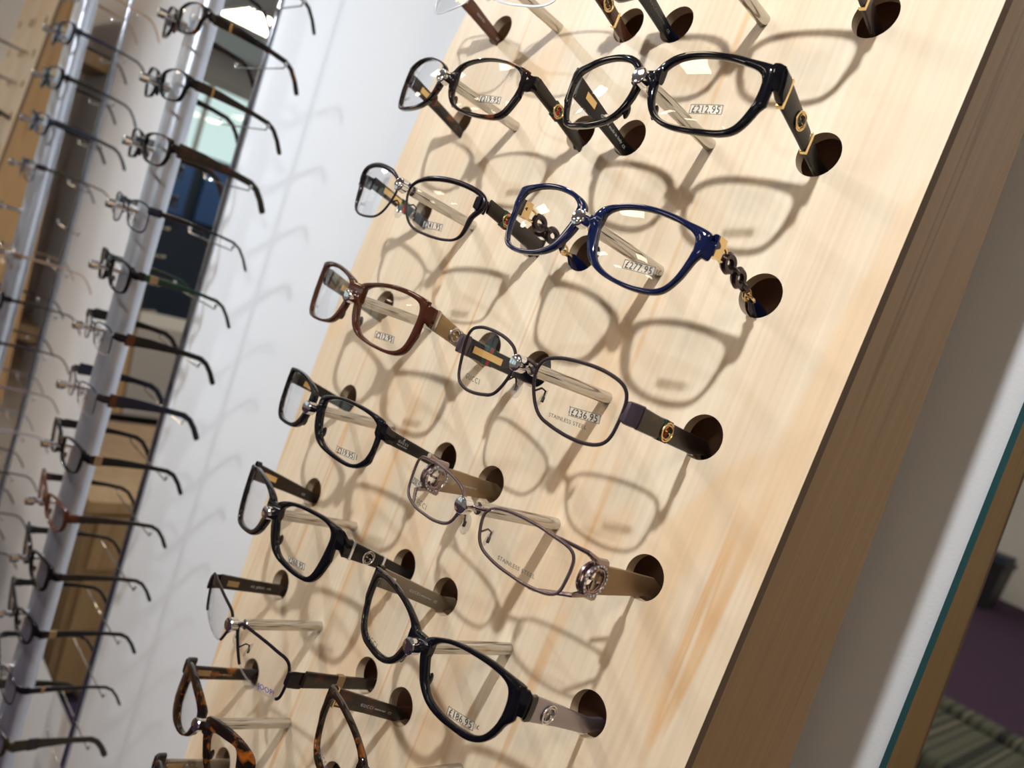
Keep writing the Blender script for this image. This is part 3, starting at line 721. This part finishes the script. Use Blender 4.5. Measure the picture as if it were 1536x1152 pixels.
# B4 metal in focus
on_board('B4', CAPB[4], dict(kind='metal', frame='gunmetal', wire=.00085, ze=(.006, -.006), hinge=(.0036, -.0086), bz=(.0035,), bridge2=True, endmat='plum_metal', endh=1.0,
   prints=[price('£236.95', 48.6, -13.0), (']', 1, .0395, -.0128, .0008, .08, 'ink', False), ('STAINLESS STEEL', 1, .0396, -.0190, .0240, .035, 'grey_ink', False), ('GUCCI', -1, -.0435, -.0190, .0180, .01, 'grey_ink', False)]),
   T((.0036, -.0086), hole=(-.0005, -.0112), mat='blue_black', plate=(.022, .048, 0, 'gold'), bands=[(.033, .0355, 'green_webbing'), (.0355, .0385, 'red_webbing'), (.0385, .041, 'green_webbing')], text=[('GUCCI', .035, 0, .012, 'ink')]),
   T((.0036, -.0086), hole=(-.0005, -.0112), mat='matt_tortoise', bands=[(.0375, .0398, 'green_webbing'), (.0398, .0425, 'red_webbing'), (.0425, .0448, 'green_webbing')], logo=(.0418, .0049, 'gold')),
   'dark metal-rimmed eyeglasses with tortoiseshell arms and gold badge, priced 236.95, right column centre')
# A5 black
on_board('A5', CAPA[5], dict(kind='plastic', frame='gloss_black', ze=(.0155, .003), hinge=(.0122, .0028), bz=(.0095, .0022), bt=.003,
   prints=[price('£219.95', 49.6, -15.0), ('|', 1, .0600, -.0142, .0003, .08, 'ink', False), ('GUCCI', -1, -.052, -.015, .012, 0, 'pale_ink', False)]),
   T((.0122, .0028), mat='satin_black', plate=(.026, .034, -.1, 'gold'), text=[('GUCCI', .054, .0, .010, 'taupe_satin')], hole=(-.0005, -.0085)),
   T((.0122, .0028), mat='satin_black', text=[('GUCCI', .0265, .15, .0095, 'pale_ink'), ('MADE IN ITALY', .0265, -.35, .0095, 'pale_ink'), ('8', .0265, .62, .0013, 'pale_ink')], hole=(-.0005, -.0085)),
   'black eyeglasses with plain flat black arms printed in small letters, left column fifth row')
# B5 mauve metal with ring badges
RT = [(.0345, .0028, -.0140, .0705), (.050, .0022, -.0135, .0703), (.074, .0003, -.0125, .070), (.086, -.0005, -.0115, .070), (.104, -.0085, -.0175, .070), (.119, -.021, -.0275, .070)]
rb5 = on_board('B5', CAPB[5], dict(kind='metal', frame='mauve_metal', wire=.0008, ze=(.006, -.006), hinge=(.0036, -.0086), bz=(.0015,), bridge2=False, prong=True,
   prints=[('STAINLESS STEEL', 1, .0415, -.0145, .0242, .033, 'grey_ink', False), ('GUCCI', -1, -.046, -.0155, .0170, -.01, 'grey_ink', False), ('£201.95', -1, -.0588, -.0077, .0130, .06, 'ink', True)]),
   dict(st=RT, mat='tan_satin', t=.0013, text=[('MADE IN ITALY CE', .060, -.1, .016, 'pale_ink')]), dict(st=RT, mat='tan_satin', t=.0013),
   'mauve metal eyeglasses whose bronze arms start with a jewelled ring badge')
for sg in (1, -1):
    mb = MB()
    for dx_ in (.0008, -.0018):
        interlock(mb, (sg*.0708+dx_*1.5, .0315, -.0055), (0, 1, -.08), (0, .08, 1), (1, 0, 0), .0083, 'mauve_metal', w=.0011, gem='crystal' if dx_ > 0 else None)
    mb.build('ring_badge', rb5)
# A6 black with jewelled bars
on_board('A6', CAPA[6], dict(kind='plastic', frame='gloss_black', ze=(.0165, .0025), hinge=(.0155, .0025), bz=(.0092, .0022), bt=.002,
   prints=[price('£260.95', 44.2, -18.4, .09), ('O', -1, -.055, -.012, .0025, 0, 'grey_ink', False)]),
   T((.0135, -.0005), mat='dark_brown_satin', plate=(.022, .034, .1, 'gold'), text=[(CE, .062, -.1, .003, 'pale_ink')], hole=(-.002, -.0105)),
   T((.0148, .0018), mat='satin_black', bands=[(.0185, .0205, 'crystal'), (.0485, .0505, 'crystal')], logo=(.0345, .0046, 'silver'), hole=(-.002, -.0095)),
   'black eyeglasses with sparkling crystal bars on the arms, priced 260.95, left column sixth row')
# A7 half rim
on_board('A7', CAPA[7], dict(kind='half', frame='black_metal', wire=.0010, ze=(.006, -.006), hinge=(.0062, -.0058), bz=(.0030,), endmat='black_metal', endh=1.0,
   prints=[('JOOP!', 1, .0512, -.0196, .0155, .14, 'blue_ink', False)]),
   T((.0045, -.0075), mat='dark_brown_satin', plate=(.0225, .032, 0, 'gold_brown_satin'), text=[('CE  JOOP!  140', .052, 0, .018, 'pale_ink')], hole=(.0, -.0095)),
   T((.0062, -.0058), mat='matt_tortoise', bands=[(.0435, .0495, 'tan_satin')], text=[('JOOP!', .0465, 0, .005, 'ink')], hole=(-.0015, -.0095)),
   'half-rim dark metal eyeglasses with bare lower lens edges and blue lettering')
# B6 black, silver arms
on_board('B6', CAPB[6], dict(kind='plastic', frame='gloss_black', ze=(.0155, .0010), hinge=(.0148, .0004), bz=(.0095, .0022), bt=.003,
   prints=[price('£186.95', 44.4, -15.7), ('|£', 1, .0548, -.0145, .0022, .08, 'ink', False), ('GUCCI', -1, -.0440, -.0183, .0180, .02, 'grey_ink', False)]),
   T((.0138, .0006), mat='taupe_satin', plate=(.024, .029, .2, 'silver'), text=[('GUCCI', .048, 0, .010, 'pale_ink'), ('MADE IN ITALY', .059, 0, .010, 'pale_ink'), (CE, .0682, 0, .003, 'pale_ink')], hole=(-.0015, -.0120)),
   T((.0148, .0004), mat='lilac_grey_metal', logo=(.032, .0050, 'silver'), hole=(-.0018, -.0115)),
   'glossy black eyeglasses with silvery lilac arms, large, at the bottom centre')
# A8 amber tortoise (seen from the left lens)
on_board('A8', CAPA[8], dict(kind='plastic', frame='amber_tortoise', ze=(.0115, .0010), hinge=(.0110, -.0005), bz=(.0060, .0020), bt=.003, xe=.0705),
   T((.0030, -.0085), mat='amber_tortoise', plate=(.022, .033, .1, 'gold_brown_satin'), text=[('CAMBRIDGE', .046, 0, .012, 'gold')], hole=(.0005, -.0095)),
   T((.0095, -.0015), mat='amber_tortoise'),
   'amber and black tortoiseshell eyeglasses at the lower left of the board', q=(0, -.002, .08, 0, 0))
# B7 dark tortoise with gold hinge
on_board('B6', CAPB[7], dict(kind='plastic', frame='amber_tortoise', ze=(.0155, .0010), hinge=(.0148, .0004), bz=(.0095, .0022), bt=.003,
   prints=[('GUCCI', -1, -.0450, -.0155, .0160, .02, 'grey_ink', False)]),
   T((.0138, .0006), mat='matt_tortoise', bands=[(.0185, .0200, 'gold')], plate=(.020, .024, -.3, 'gold'), text=[('GUCCI', .046, 0, .011, 'pale_ink'), ('MADE IN ITALY', .058, 0, .010, 'pale_ink'), (CE, .067, 0, .003, 'pale_ink')], hole=(-.0015, -.0120)),
   T((.0148, .0004), mat='matt_tortoise', logo=(.032, .0050, 'gold')),
   'dark tortoiseshell eyeglasses with gold hinge, cut by the bottom edge', q=(.001, 0, .004, -.03, -.005))
# A9 jewelled
a9 = on_board('A8', CAPA[9], dict(kind='plastic', frame='dark_tortoise', ze=(.0115, .0010), hinge=(.0110, -.0005), bz=(.0060, .0020), bt=.003, xe=.0705),
   T((.0045, -.0075), mat='taupe_satin', plate=(.022, .034, .1, 'gold_brown_satin'), hole=(.0005, -.0095)),
   T((.0095, -.0015), mat='taupe_satin'),
   'dark eyeglasses dotted with small crystals at the bottom left corner of the board', q=(0, -.002, .08, 0, 0))
random.seed(2)
for sg in (-1, 1):
    mb = MB()
    for k in range(26):
        y = .019+k*.0021; z1 = .0045-.0045*k/26; z0 = -.0075-.002*k/26
        mb.ball((sg*.0716+.0018, y, z1-.0006), .0005, 'crystal', n=6); mb.ball((sg*.0716+.0018, y, z0+.0006), .0005, 'crystal', n=6)
        if k % 2: mb.ball((sg*.0716+.0018, y, (z1+z0)/2+random.uniform(-.002, .002)), .0006, 'crystal', n=6)
    mb.build('crystal_trim', a9)
# top row, only the lower ends show
on_board('A4', CAPA[1], dict(kind='rimless', frame='clear_acetate_edge', wire=.0008, ze=(.01, 0), hinge=(.0115, .000), bz=(.006,), endmat='gold', endh=.5),
   T((.0125, -.0010), mat='brown_acetate', plate=(.022, .034, .1, 'gold'), text=[('GUCCI', .050, 0, .009, 'pale_ink'), (CE, .0715, -.1, .003, 'pale_ink')]),
   T((.0125, -.0010), mat='brown_acetate', bands=[(.0585, .0605, 'gold')], logo=(.046, .0047, 'gold')),
   'clear rimless eyeglasses with brown arms, cut by the top edge above the left column', q=(-.001, .0005, .02, .005, 0))
on_board('B2', CAPB[1], dict(kind='plastic', frame='gloss_black', ze=(.0145, .0015), hinge=(.0132, -.001), bz=(.0125, .0025), bt=.0028),
   T((.0132, -.001), mat='blue_black', plate=(.026, .036, .1, 'gold'), text=[('GUCCI', .050, 0, .009, 'pale_ink'), ('MADE IN ITALY', .060, 0, .010, 'pale_ink'), (CE, .0700, -.1, .003, 'pale_ink')]),
   T((.0132, -.001), mat='gunmetal', bands=[(.0535, .056, 'gold')], logo=(.038, .0047, 'gold')),
   'dark eyeglasses with blue-black arm, cut by the top edge above the right column', q=(.0004, 0, .045, -.026, -.009))
# ---------------------------------------------------------------- pole racks with spectacles
def make_rack(x, y, z, dpole, drod, rows, s, label, group):
    root = empty('pole_rack', (x, 0, 0)); tag(root, label, 'display rack', group)
    mb = MB(); mb.tube([(0, y+dpole, .012), (0, y+dpole, 2.688)], .0155, 'satin_aluminium', 28); mb.build('pole', root)
    mb = MB(); mb.tube([(0, y+drod, .012), (0, y+drod, 2.688)], .0042, 'dark_chrome', 16); mb.build('support_rod', root)
    mb = MB(); mb.lathe((0, y+dpole, 0), (0, y+dpole, 1), [(0, .045), (.008, .045), (.012, .03)], 'satin_aluminium', 24); mb.lathe((0, y+dpole, 2.7), (0, y+dpole, 2), [(0, .045), (.008, .045), (.012, .03)], 'satin_aluminium', 24)
    mb.lathe((0, y+drod, 0), (0, y+drod, 1), [(0, .018), (.012, .01)], 'chrome', 16); mb.lathe((0, y+drod, 2.7), (0, y+drod, 2), [(0, .018), (.012, .01)], 'chrome', 16)
    mb.build('floor_and_ceiling_plates', root)
    pb = MB(); pb.lathe((0, dpole-.012, -.003), (0, -1, -.003), [(0, .003), (.014+dpole-.016, .003), (.0145+dpole-.014, .0055), (.022+dpole-.014, .0055), (.023+dpole-.014, .004)], 'chrome', 14)
    peg = pb.build('nose_peg', root)
    cb = MB(); cb.tube([(-.072, drod-.004, -.0), (-.07, drod-.004, -.004), (0, drod-.004, -.0045), (.07, drod-.004, -.004), (.072, drod-.004, 0)], .0009, 'brushed_steel', 8)
    for sx in (-1, 1): cb.ball((sx*.0722, drod-.004, .001), .0022, 'chrome', n=10)
    bar = cb.build('cross_bar', root)
    first = True
    for k in rows:
        zz = z-k*s
        if first: p, b = peg, bar; first = False
        else:
            p = peg.copy(); COL.objects.link(p); b = bar.copy(); COL.objects.link(b)
        p.location = (0, y, zz); b.location = (0, y, zz-.0085)
    return root
R1 = (-.687, -.0876, HZ+.2207); R2 = (-1.225, -.0928, HZ+.2187); S1 = .072
make_rack(*R1, .028, .106, range(-1, 15), S1, 'near silver pole rack with thin chrome rod, beside the white wall gap', 'silver pole racks')
make_rack(*R2, .028, .089, range(-1, 15), S1, 'far silver pole rack close to the left edge of the picture', 'silver pole racks')
def rack_glasses(P, k, key, sp, tpm, label, group, w=1.0, sc=.86, bands=None, t=.0014, lt=None):
    sh = Shape(key, sc); sp = dict(sp); sp.setdefault('hinge', (.0085, -.0015)); sp.setdefault('ze', (.010, -.0005)); sp['xe'] = .0655
    sp.setdefault('bz', (.0075, .0018)); sp['q'] = (0, 0, random.uniform(.03, .1), random.uniform(-.03, .03), random.uniform(-.03, .03))
    st = rackT(sp['hinge'], w*1.2, .0662)
    tr = dict(st=st, mat=tpm, t=t, bend=True); tl = dict(tr)
    if bands: tr['bands'] = bands
    return spectacles((P[0], P[1], P[2]-k*S1), None, sh, sp, tl, tr, label, group)
pl = lambda m_, **k: dict(kind='plastic', frame=m_, **k)
me_ = lambda m_, **k: dict(kind='metal', frame=m_, wire=.0009, bz=(.004,), **k)
G1_ = 'eyeglasses on the near pole rack'; G2_ = 'eyeglasses on the far pole rack'
rows1 = [
 (-1, 'A5', pl('gloss_black'), 'satin_black', 'black eyeglasses on the near pole, only the arms hanging in at the top edge', .7, None),
 (0, 'A2', pl('dark_tortoise'), 'dark_tortoise', 'dark tortoiseshell eyeglasses with gold dot, uppermost whole pair on the near pole', 1.0, [(.034, .0365, 'gold')]),
 (1, 'A2', pl('gloss_black'), 'dark_brown_satin', 'black-brown eyeglasses with gold dot, second pair down the near pole', .95, [(.034, .0365, 'gold')]),
 (2, 'A5', pl('dark_tortoise'), 'matt_tortoise', 'brown eyeglasses with broad tortoiseshell arms, third pair down the near pole', 1.35, None),
 (3, 'B4', me_('blue_black'), 'black_metal', 'black wire eyeglasses with slim patterned arms, fourth pair down the near pole', .5, None),
 (4, 'B3', pl('gloss_black'), 'dark_green', 'black eyeglasses with dark green arms, fifth pair down the near pole', .7, [(.024, .033, 'tan_satin')]),
 (5, 'B4', dict(kind='half', frame='black_metal', wire=.0008, bz=(.004,)), 'satin_black', 'half-rim eyeglasses with brown-to-black arms, sixth pair down the near pole', 1.1, [(.017, .026, 'brown_acetate')]),
 (6, 'B4', dict(kind='half', frame='gunmetal', wire=.0008, bz=(.004,)), 'blue_black', 'half-rim eyeglasses with broad slate-black arms, seventh pair down the near pole', 1.25, [(.017, .025, 'brown_acetate')]),
 (7, 'B3', pl('gloss_black'), 'satin_black', 'black eyeglasses with gold-brown hinge blocks, eighth pair down the near pole', .95, [(.0185, .027, 'tan_satin')]),
 (8, 'A5', pl('brown_acetate'), 'dark_brown_satin', 'dark red-brown eyeglasses, ninth pair down the near pole', .8, None),
 (9, 'A6', pl('gloss_black'), 'dark_brown_satin', 'black cat-eye eyeglasses with long brown arms, tenth pair down the near pole', .75, None),
 (10, 'B6', pl('gloss_black'), 'satin_black', 'black eyeglasses with small gold mark at the hinge, eleventh pair down the near pole', .75, [(.022, .030, 'gold_brown_satin')]),
 (11, 'B4', me_('black_metal'), 'black_metal', 'thin black metal eyeglasses, twelfth pair down the near pole', .6, [(.03, .034, 'gold_brown_satin')]),
 (12, 'A5', pl('olive_dark'), 'olive_dark', 'olive-black eyeglasses with grey ornament on the arms, lowest pair on the near pole', 1.25, [(.032, .044, 'gunmetal')]),
]
for k, key, sp, tm, lab, w, bands in rows1: rack_glasses(R1, k, key, sp, tm, lab, G1_, w, bands=bands)
rows2 = [
 (-1, 'B4', me_('gunmetal'), 'bronze_metal', 'bronze metal eyeglasses at the top edge of the far pole', .5),
 (0, 'A5', pl('blue_black'), 'blue_black', 'blue-black eyeglasses, first whole pair on the far pole', .6),
 (1, 'A5', pl('gloss_black'), 'satin_black', 'small black eyeglasses, second pair down the far pole', .65),
 (2, 'A2', pl('blue_black'), 'blue_black', 'navy grey eyeglasses with broad arms, third pair down the far pole', .9),
 (3, 'B4', me_('gunmetal'), 'olive_dark', 'thin metal eyeglasses with gold-spotted arms, fourth pair down the far pole', .45),
 (5, 'B4', me_('bronze_metal'), 'bronze_metal', 'fine bronze wire eyeglasses, fifth pair down the far pole', .4),
 (6, 'A5', pl('dark_tortoise'), 'dark_brown_satin', 'brown plastic eyeglasses, sixth pair down the far pole', .5),
 (7, 'B4', me_('gunmetal'), 'gunmetal', 'gunmetal eyeglasses, seventh pair down the far pole', .45),
 (8, 'A2', me_('mauve_metal'), 'mauve_metal', 'mauve grey eyeglasses, eighth pair down the far pole', .45),
 (9, 'B5', me_('gunmetal'), 'lilac_grey_metal', 'silver grey eyeglasses, ninth pair down the far pole', .45),
 (10, 'B4', me_('black_metal'), 'gunmetal', 'dark wire eyeglasses, tenth pair down the far pole', .45),
 (11, 'A5', pl('gloss_black'), 'gunmetal', 'black eyeglasses with grey arms, eleventh pair down the far pole', .5),
 (12, 'B4', me_('gunmetal'), 'olive_dark', 'olive metal eyeglasses, lowest pair on the far pole', .5),
]
for k, key, sp, tm, lab, w in rows2: rack_glasses(R2, k, key, sp, tm, lab, G2_, w)
# far board's spectacles
for r, key, fm, tm, lab in ((3, 'A2', 'gloss_black', 'satin_black', 'black eyeglasses on the far birch board, upper of the blurred ones'),
                            (4, 'A5', 'dark_tortoise', 'dark_brown_satin', 'brown eyeglasses on the far birch board, lower of the blurred ones')):
    on_board(key, CAPB[r], dict(kind='plastic', frame=fm, q=(0, 0, .03, 0, 0)), T((.0105, 0), mat=tm), T((.0105, 0), mat=tm), lab, dx=BX2)
# ---------------------------------------------------------------- room
XL, XRM, YB, CH = -7.5, 3.5, -9.2, 2.7
def slab(name, a, b, m_, kind='structure'):
    mb = MB(); mb.box(a, b, m_); o = mb.build(name, None, smooth=False); o['kind'] = kind; return o
slab('wall_back', (XL-.2, WALLY, 0), (XRM+.2, WALLY+.12, CH), 'white_wall')
slab('floor', (XL-.2, YB-.2, -.1), (XRM+.2, WALLY+.12, 0), 'purple_carpet')
slab('ceiling', (XL-.2, YB-.2, CH), (XRM+.2, WALLY+.12, CH+.1), 'ceiling_paint')
slab('wall_front', (XL-.2, YB-.12, 0), (XRM+.2, YB, CH), 'white_wall')
slab('wall_right', (XRM, YB, 0), (XRM+.12, WALLY, CH), 'white_wall')
# left wall with a row of shop windows
wins = [(-8.2, -6.6), (-6.2, -4.6), (-4.2, -2.9), (-2.5, -1.5), (-1.2, -.35)]
mb = MB(); z0, z1 = .95, 2.45
ys = [YB]+[v for w_ in wins for v in w_]+[WALLY]
for a, b in zip(ys[::2], ys[1::2]): mb.box((XL-.12, a, 0), (XL, b, CH), 'white_wall')
for a, b in wins: mb.box((XL-.12, a, 0), (XL, b, z0), 'white_wall'); mb.box((XL-.12, a, z1), (XL, b, CH), 'white_wall')
o = mb.build('wall_left', None, smooth=False); o['kind'] = 'structure'
for i, (a, b) in enumerate(wins):
    mb = MB(); w_ = .05
    for (ya, yb, za, zb_) in ((a, b, z0, z0+w_), (a, b, z1-w_, z1), (a, a+w_, z0+w_, z1-w_), (b-w_, b, z0+w_, z1-w_), ((a+b)/2-.02, (a+b)/2+.02, z0+w_, z1-w_), (a+w_, b-w_, 1.72, 1.76)):
        mb.box((XL-.08, ya, za), (XL-.03, yb, zb_), 'window_frame')
    o = mb.build('window_%d' % (i+1), None, smooth=False); o['kind'] = 'structure'
    g = MB(); g.box((XL-.06, a+w_, z0+w_), (XL-.055, b-w_, z1-w_), 'lens'); g.build('window_pane', o, smooth=False)
# mirrors
def mirror(x0, x1, z0, z1, label):
    root = empty('wall_mirror', (x0, MIRY, z0)); tag(root, label, 'mirror', 'wall mirrors')
    w, h, t = x1-x0, z1-z0, WALLY-MIRY
    mb = MB(); e = .0012
    mb.box((e, .0004, e), (w-e, t, h-e), 'glass_edge'); mb.build('glass_sheet', root, smooth=False)
    mb = MB(); mb.box((.004, 0, .004), (w-.004, .0003, h-.004), 'mirror_silver'); mb.build('mirror_face', root, smooth=False)
    mb = MB()
    for a, b in (((0, .0001, 0), (.004, .0006, h)), ((w-.004, .0001, 0), (w, .0006, h)), ((.004, .0001, 0), (w-.004, .0006, .004)), ((.004, .0001, h-.004), (w-.004, .0006, h))):
        mb.box(a, b, 'bevel_line')
    mb.build('polished_rim', root, smooth=False)
mirror(.1585, .72, HZ-.9735, HZ+.95, 'mirror on the wall right of the slanted board, reflecting the shop')
mirror(-1.42, -1.108, HZ-.9735, HZ+.95, 'narrow mirror strip on the wall behind the near pole rack')
# shop furniture seen in the mirrors
root = empty('upholstered_bench', (.1, -2.36, 0)); tag(root, 'striped upholstered bench reflected in the right mirror', 'bench')
mb = MB(); mb.box((-1.3, -.28, .2), (.8, .28, .45), 'striped_fabric'); o = mb.build('seat', root, smooth=False)
bv = o.modifiers.new('b', 'BEVEL'); bv.width = .03; bv.segments = 4
mb = MB(); mb.box((-1.3, -.42, .2), (.8, -.29, .47), 'striped_fabric'); o = mb.build('back_cushion', root, smooth=False)
bv = o.modifiers.new('b', 'BEVEL'); bv.width = .03; bv.segments = 4
mb = MB(); mb.box((-1.27, -.4, .06), (.77, .26, .2), 'black_plastic'); mb.build('base', root, smooth=False)
for x in (-1.2, .7):
    for y in (-.35, .2):
        mb = MB(); mb.tube([(x, y, 0), (x, y, .06)], .02, 'chrome', 12); mb.build('leg', root)
root = empty('waste_bin', (-1.95, -8.2, 0)); tag(root, 'black box-shaped bin on the carpet, reflected in the right mirror', 'bin')
mb = MB(); mb.loft([[(-.32*k, -.2*k, z), (.32*k, -.2*k, z), (.32*k, .2*k, z), (-.32*k, .2*k, z)] for z, k in ((0, .9), (.43, 1), (.44, 1.05), (.48, 1.05))], 'black_plastic'); mb.build('body', root, smooth=False)
mb = MB(); mb.box((-.31, -.19, .48), (.31, .19, .54), 'dark_blue'); mb.build('lid', root, smooth=False)
root = empty('service_counter', (-2.1, -.75, 0)); tag(root, 'low wooden drawer counter reflected in the mirror strip behind the near pole', 'counter')
mb = MB(); mb.box((-.35, -.75, .03), (.35, .78, .55), 'counter_wood'); mb.build('cabinet', root, smooth=False)
mb = MB(); mb.box((-.37, -.77, .55), (.37, .8, .58), 'counter_wood'); mb.build('worktop', root, smooth=False)
mb = MB(); mb.box((-.33, -.73, 0), (.33, .76, .03), 'black_plastic'); mb.build('plinth', root, smooth=False)
for z in (.05, .22, .39):
    mb = MB(); mb.box((.35, -.73, z), (.366, .76, z+.15), 'counter_wood'); o = mb.build('drawer', root, smooth=False)
    mb = MB(); mb.box((.366, -.3, z+.115), (.385, .4, z+.13), 'chrome'); mb.build('drawer_handle', o, smooth=False)
root = empty('poster_stand', (-6.3, -1.65, 0)); tag(root, 'blue poster stand reflected in the mirror strip', 'poster stand')
for ya, yb in ((-.55, -.05), (.05, .55)):
    mb = MB(); mb.box((-.03, ya, 1.2), (.03, yb, 1.68), 'blue_poster'); mb.build('poster', root, smooth=False)
mb = MB(); mb.box((-.06, -.6, .1), (-.03, .6, 1.72), 'dark_blue'); mb.box((-.2, -.5, 0), (.2, .5, .1), 'dark_blue'); mb.build('frame', root, smooth=False)
root = empty('display_cabinet', (-6.9, -1.7, 0)); tag(root, 'dark wide cabinet reflected in the mirror strip', 'cabinet')
mb = MB(); mb.box((-.3, -.8, 0), (.3, .8, 1.18), 'dark_blue'); mb.build('body', root, smooth=False)
mb = MB(); mb.box((.3, -.78, .05), (.32, -.01, 1.13), 'black_plastic'); mb.build('door', root, smooth=False)
mb = MB(); mb.box((.3, .01, .05), (.32, .78, 1.13), 'black_plastic'); mb.build('door', root, smooth=False)
root = empty('white_plinth', (-4.7, -1.0, 0)); tag(root, 'low white display plinth reflected in the mirror strip', 'plinth')
mb = MB(); mb.box((-.25, -.6, .05), (.25, .6, .6), 'window_frame'); mb.build('body', root, smooth=False)
mb = MB(); mb.box((-.2, -.55, 0), (.2, .55, .05), 'black_plastic'); mb.build('base', root, smooth=False)
# lamps
k = 0
for x in (-5.6, -3.4, -1.2, 1.0):
    for y in (-1.6, -4.2, -6.8):
        root = empty('ceiling_light', (x, y, CH)); tag(root, 'flat square ceiling light panel', 'ceiling light', 'ceiling light panels')
        mb = MB(); mb.box((-.3, -.3, -.018), (.3, .3, 0), 'window_frame'); mb.build('housing', root, smooth=False)
        mb = MB(); mb.box((-.27, -.27, -.021), (.27, .27, -.0182), 'lamp_panel'); mb.build('diffuser', root, smooth=False)
def spot(p, target, power, size, col, label, spread=180):
    p = Vector(p); t = Vector(target); d = (t-p).normalized()
    root = empty('spot_lamp', p, d.to_track_quat('-Z', 'Y').to_matrix()); tag(root, label, 'lamp', 'display spot lamps')
    mb = MB(); mb.lathe((0, 0, .004), (0, 0, 1), [(0, size*1.25), (.05, size*1.25), (.07, size*.8), (.075, size*.3)], 'lamp_black', 24); mb.build('lamp_head', root)
    mb = MB(); inv = root.matrix_world.inverted()
    mb.tube([(0, 0, .07), inv @ Vector((p.x, p.y-.02, CH))], .006, 'lamp_black', 10); mb.build('stem', root)
    l = bpy.data.lights.new('spot_bulb', 'AREA'); l.shape = 'DISK'; l.size = size*2; l.energy = power; l.color = col; l.spread = math.radians(spread)
    o = bpy.data.objects.new('spot_bulb', l); link(o, root); o.location = (0, 0, 0)
    return root
LA = W((.09, -.67, .46))
spot(LA, W((-.09, 0, -.05)), 5.6, .014, (.90, .95, 1), 'black spot lamp above and in front of the birch board')
spot((-1.4, -.85, 2.4), (-1.0, .19, 1.15), 5.0, .018, (.76, .87, 1), 'black spot lamp above and in front of the pole racks', 84)
# daylight
w = bpy.data.worlds.new('sky'); SC.world = w; w.use_nodes = True
bg = w.node_tree.nodes['Background']; bg.inputs[0].default_value = (.72, .9, .86, 1); bg.inputs[1].default_value = 1.0
# ---------------------------------------------------------------- camera
cam = bpy.data.cameras.new('camera'); co = link(bpy.data.objects.new('camera', cam))
right = Vector((.6393904, .7031075, .3111588)); down = Vector((.2849101, .1592221, -.9452378)); fwd = Vector((-.7141471, .6930283, -.0985173))
m = Matrix((right, -down, -fwd)).transposed().to_4x4(); m.translation = Vector((.3063824, -.3799122, HZ+.0389569)); co.matrix_world = m
cam.sensor_fit = 'HORIZONTAL'; cam.sensor_width = 36; cam.lens = 36*1203.6766/1536; cam.clip_start = .01; cam.clip_end = 60
cam.dof.use_dof = True; cam.dof.focus_distance = .46; cam.dof.aperture_fstop = 7.5
SC.camera = co
SC.view_settings.view_transform = 'Standard'; SC.view_settings.look = 'None'; SC.view_settings.gamma = 1; SC.view_settings.exposure = 0.20
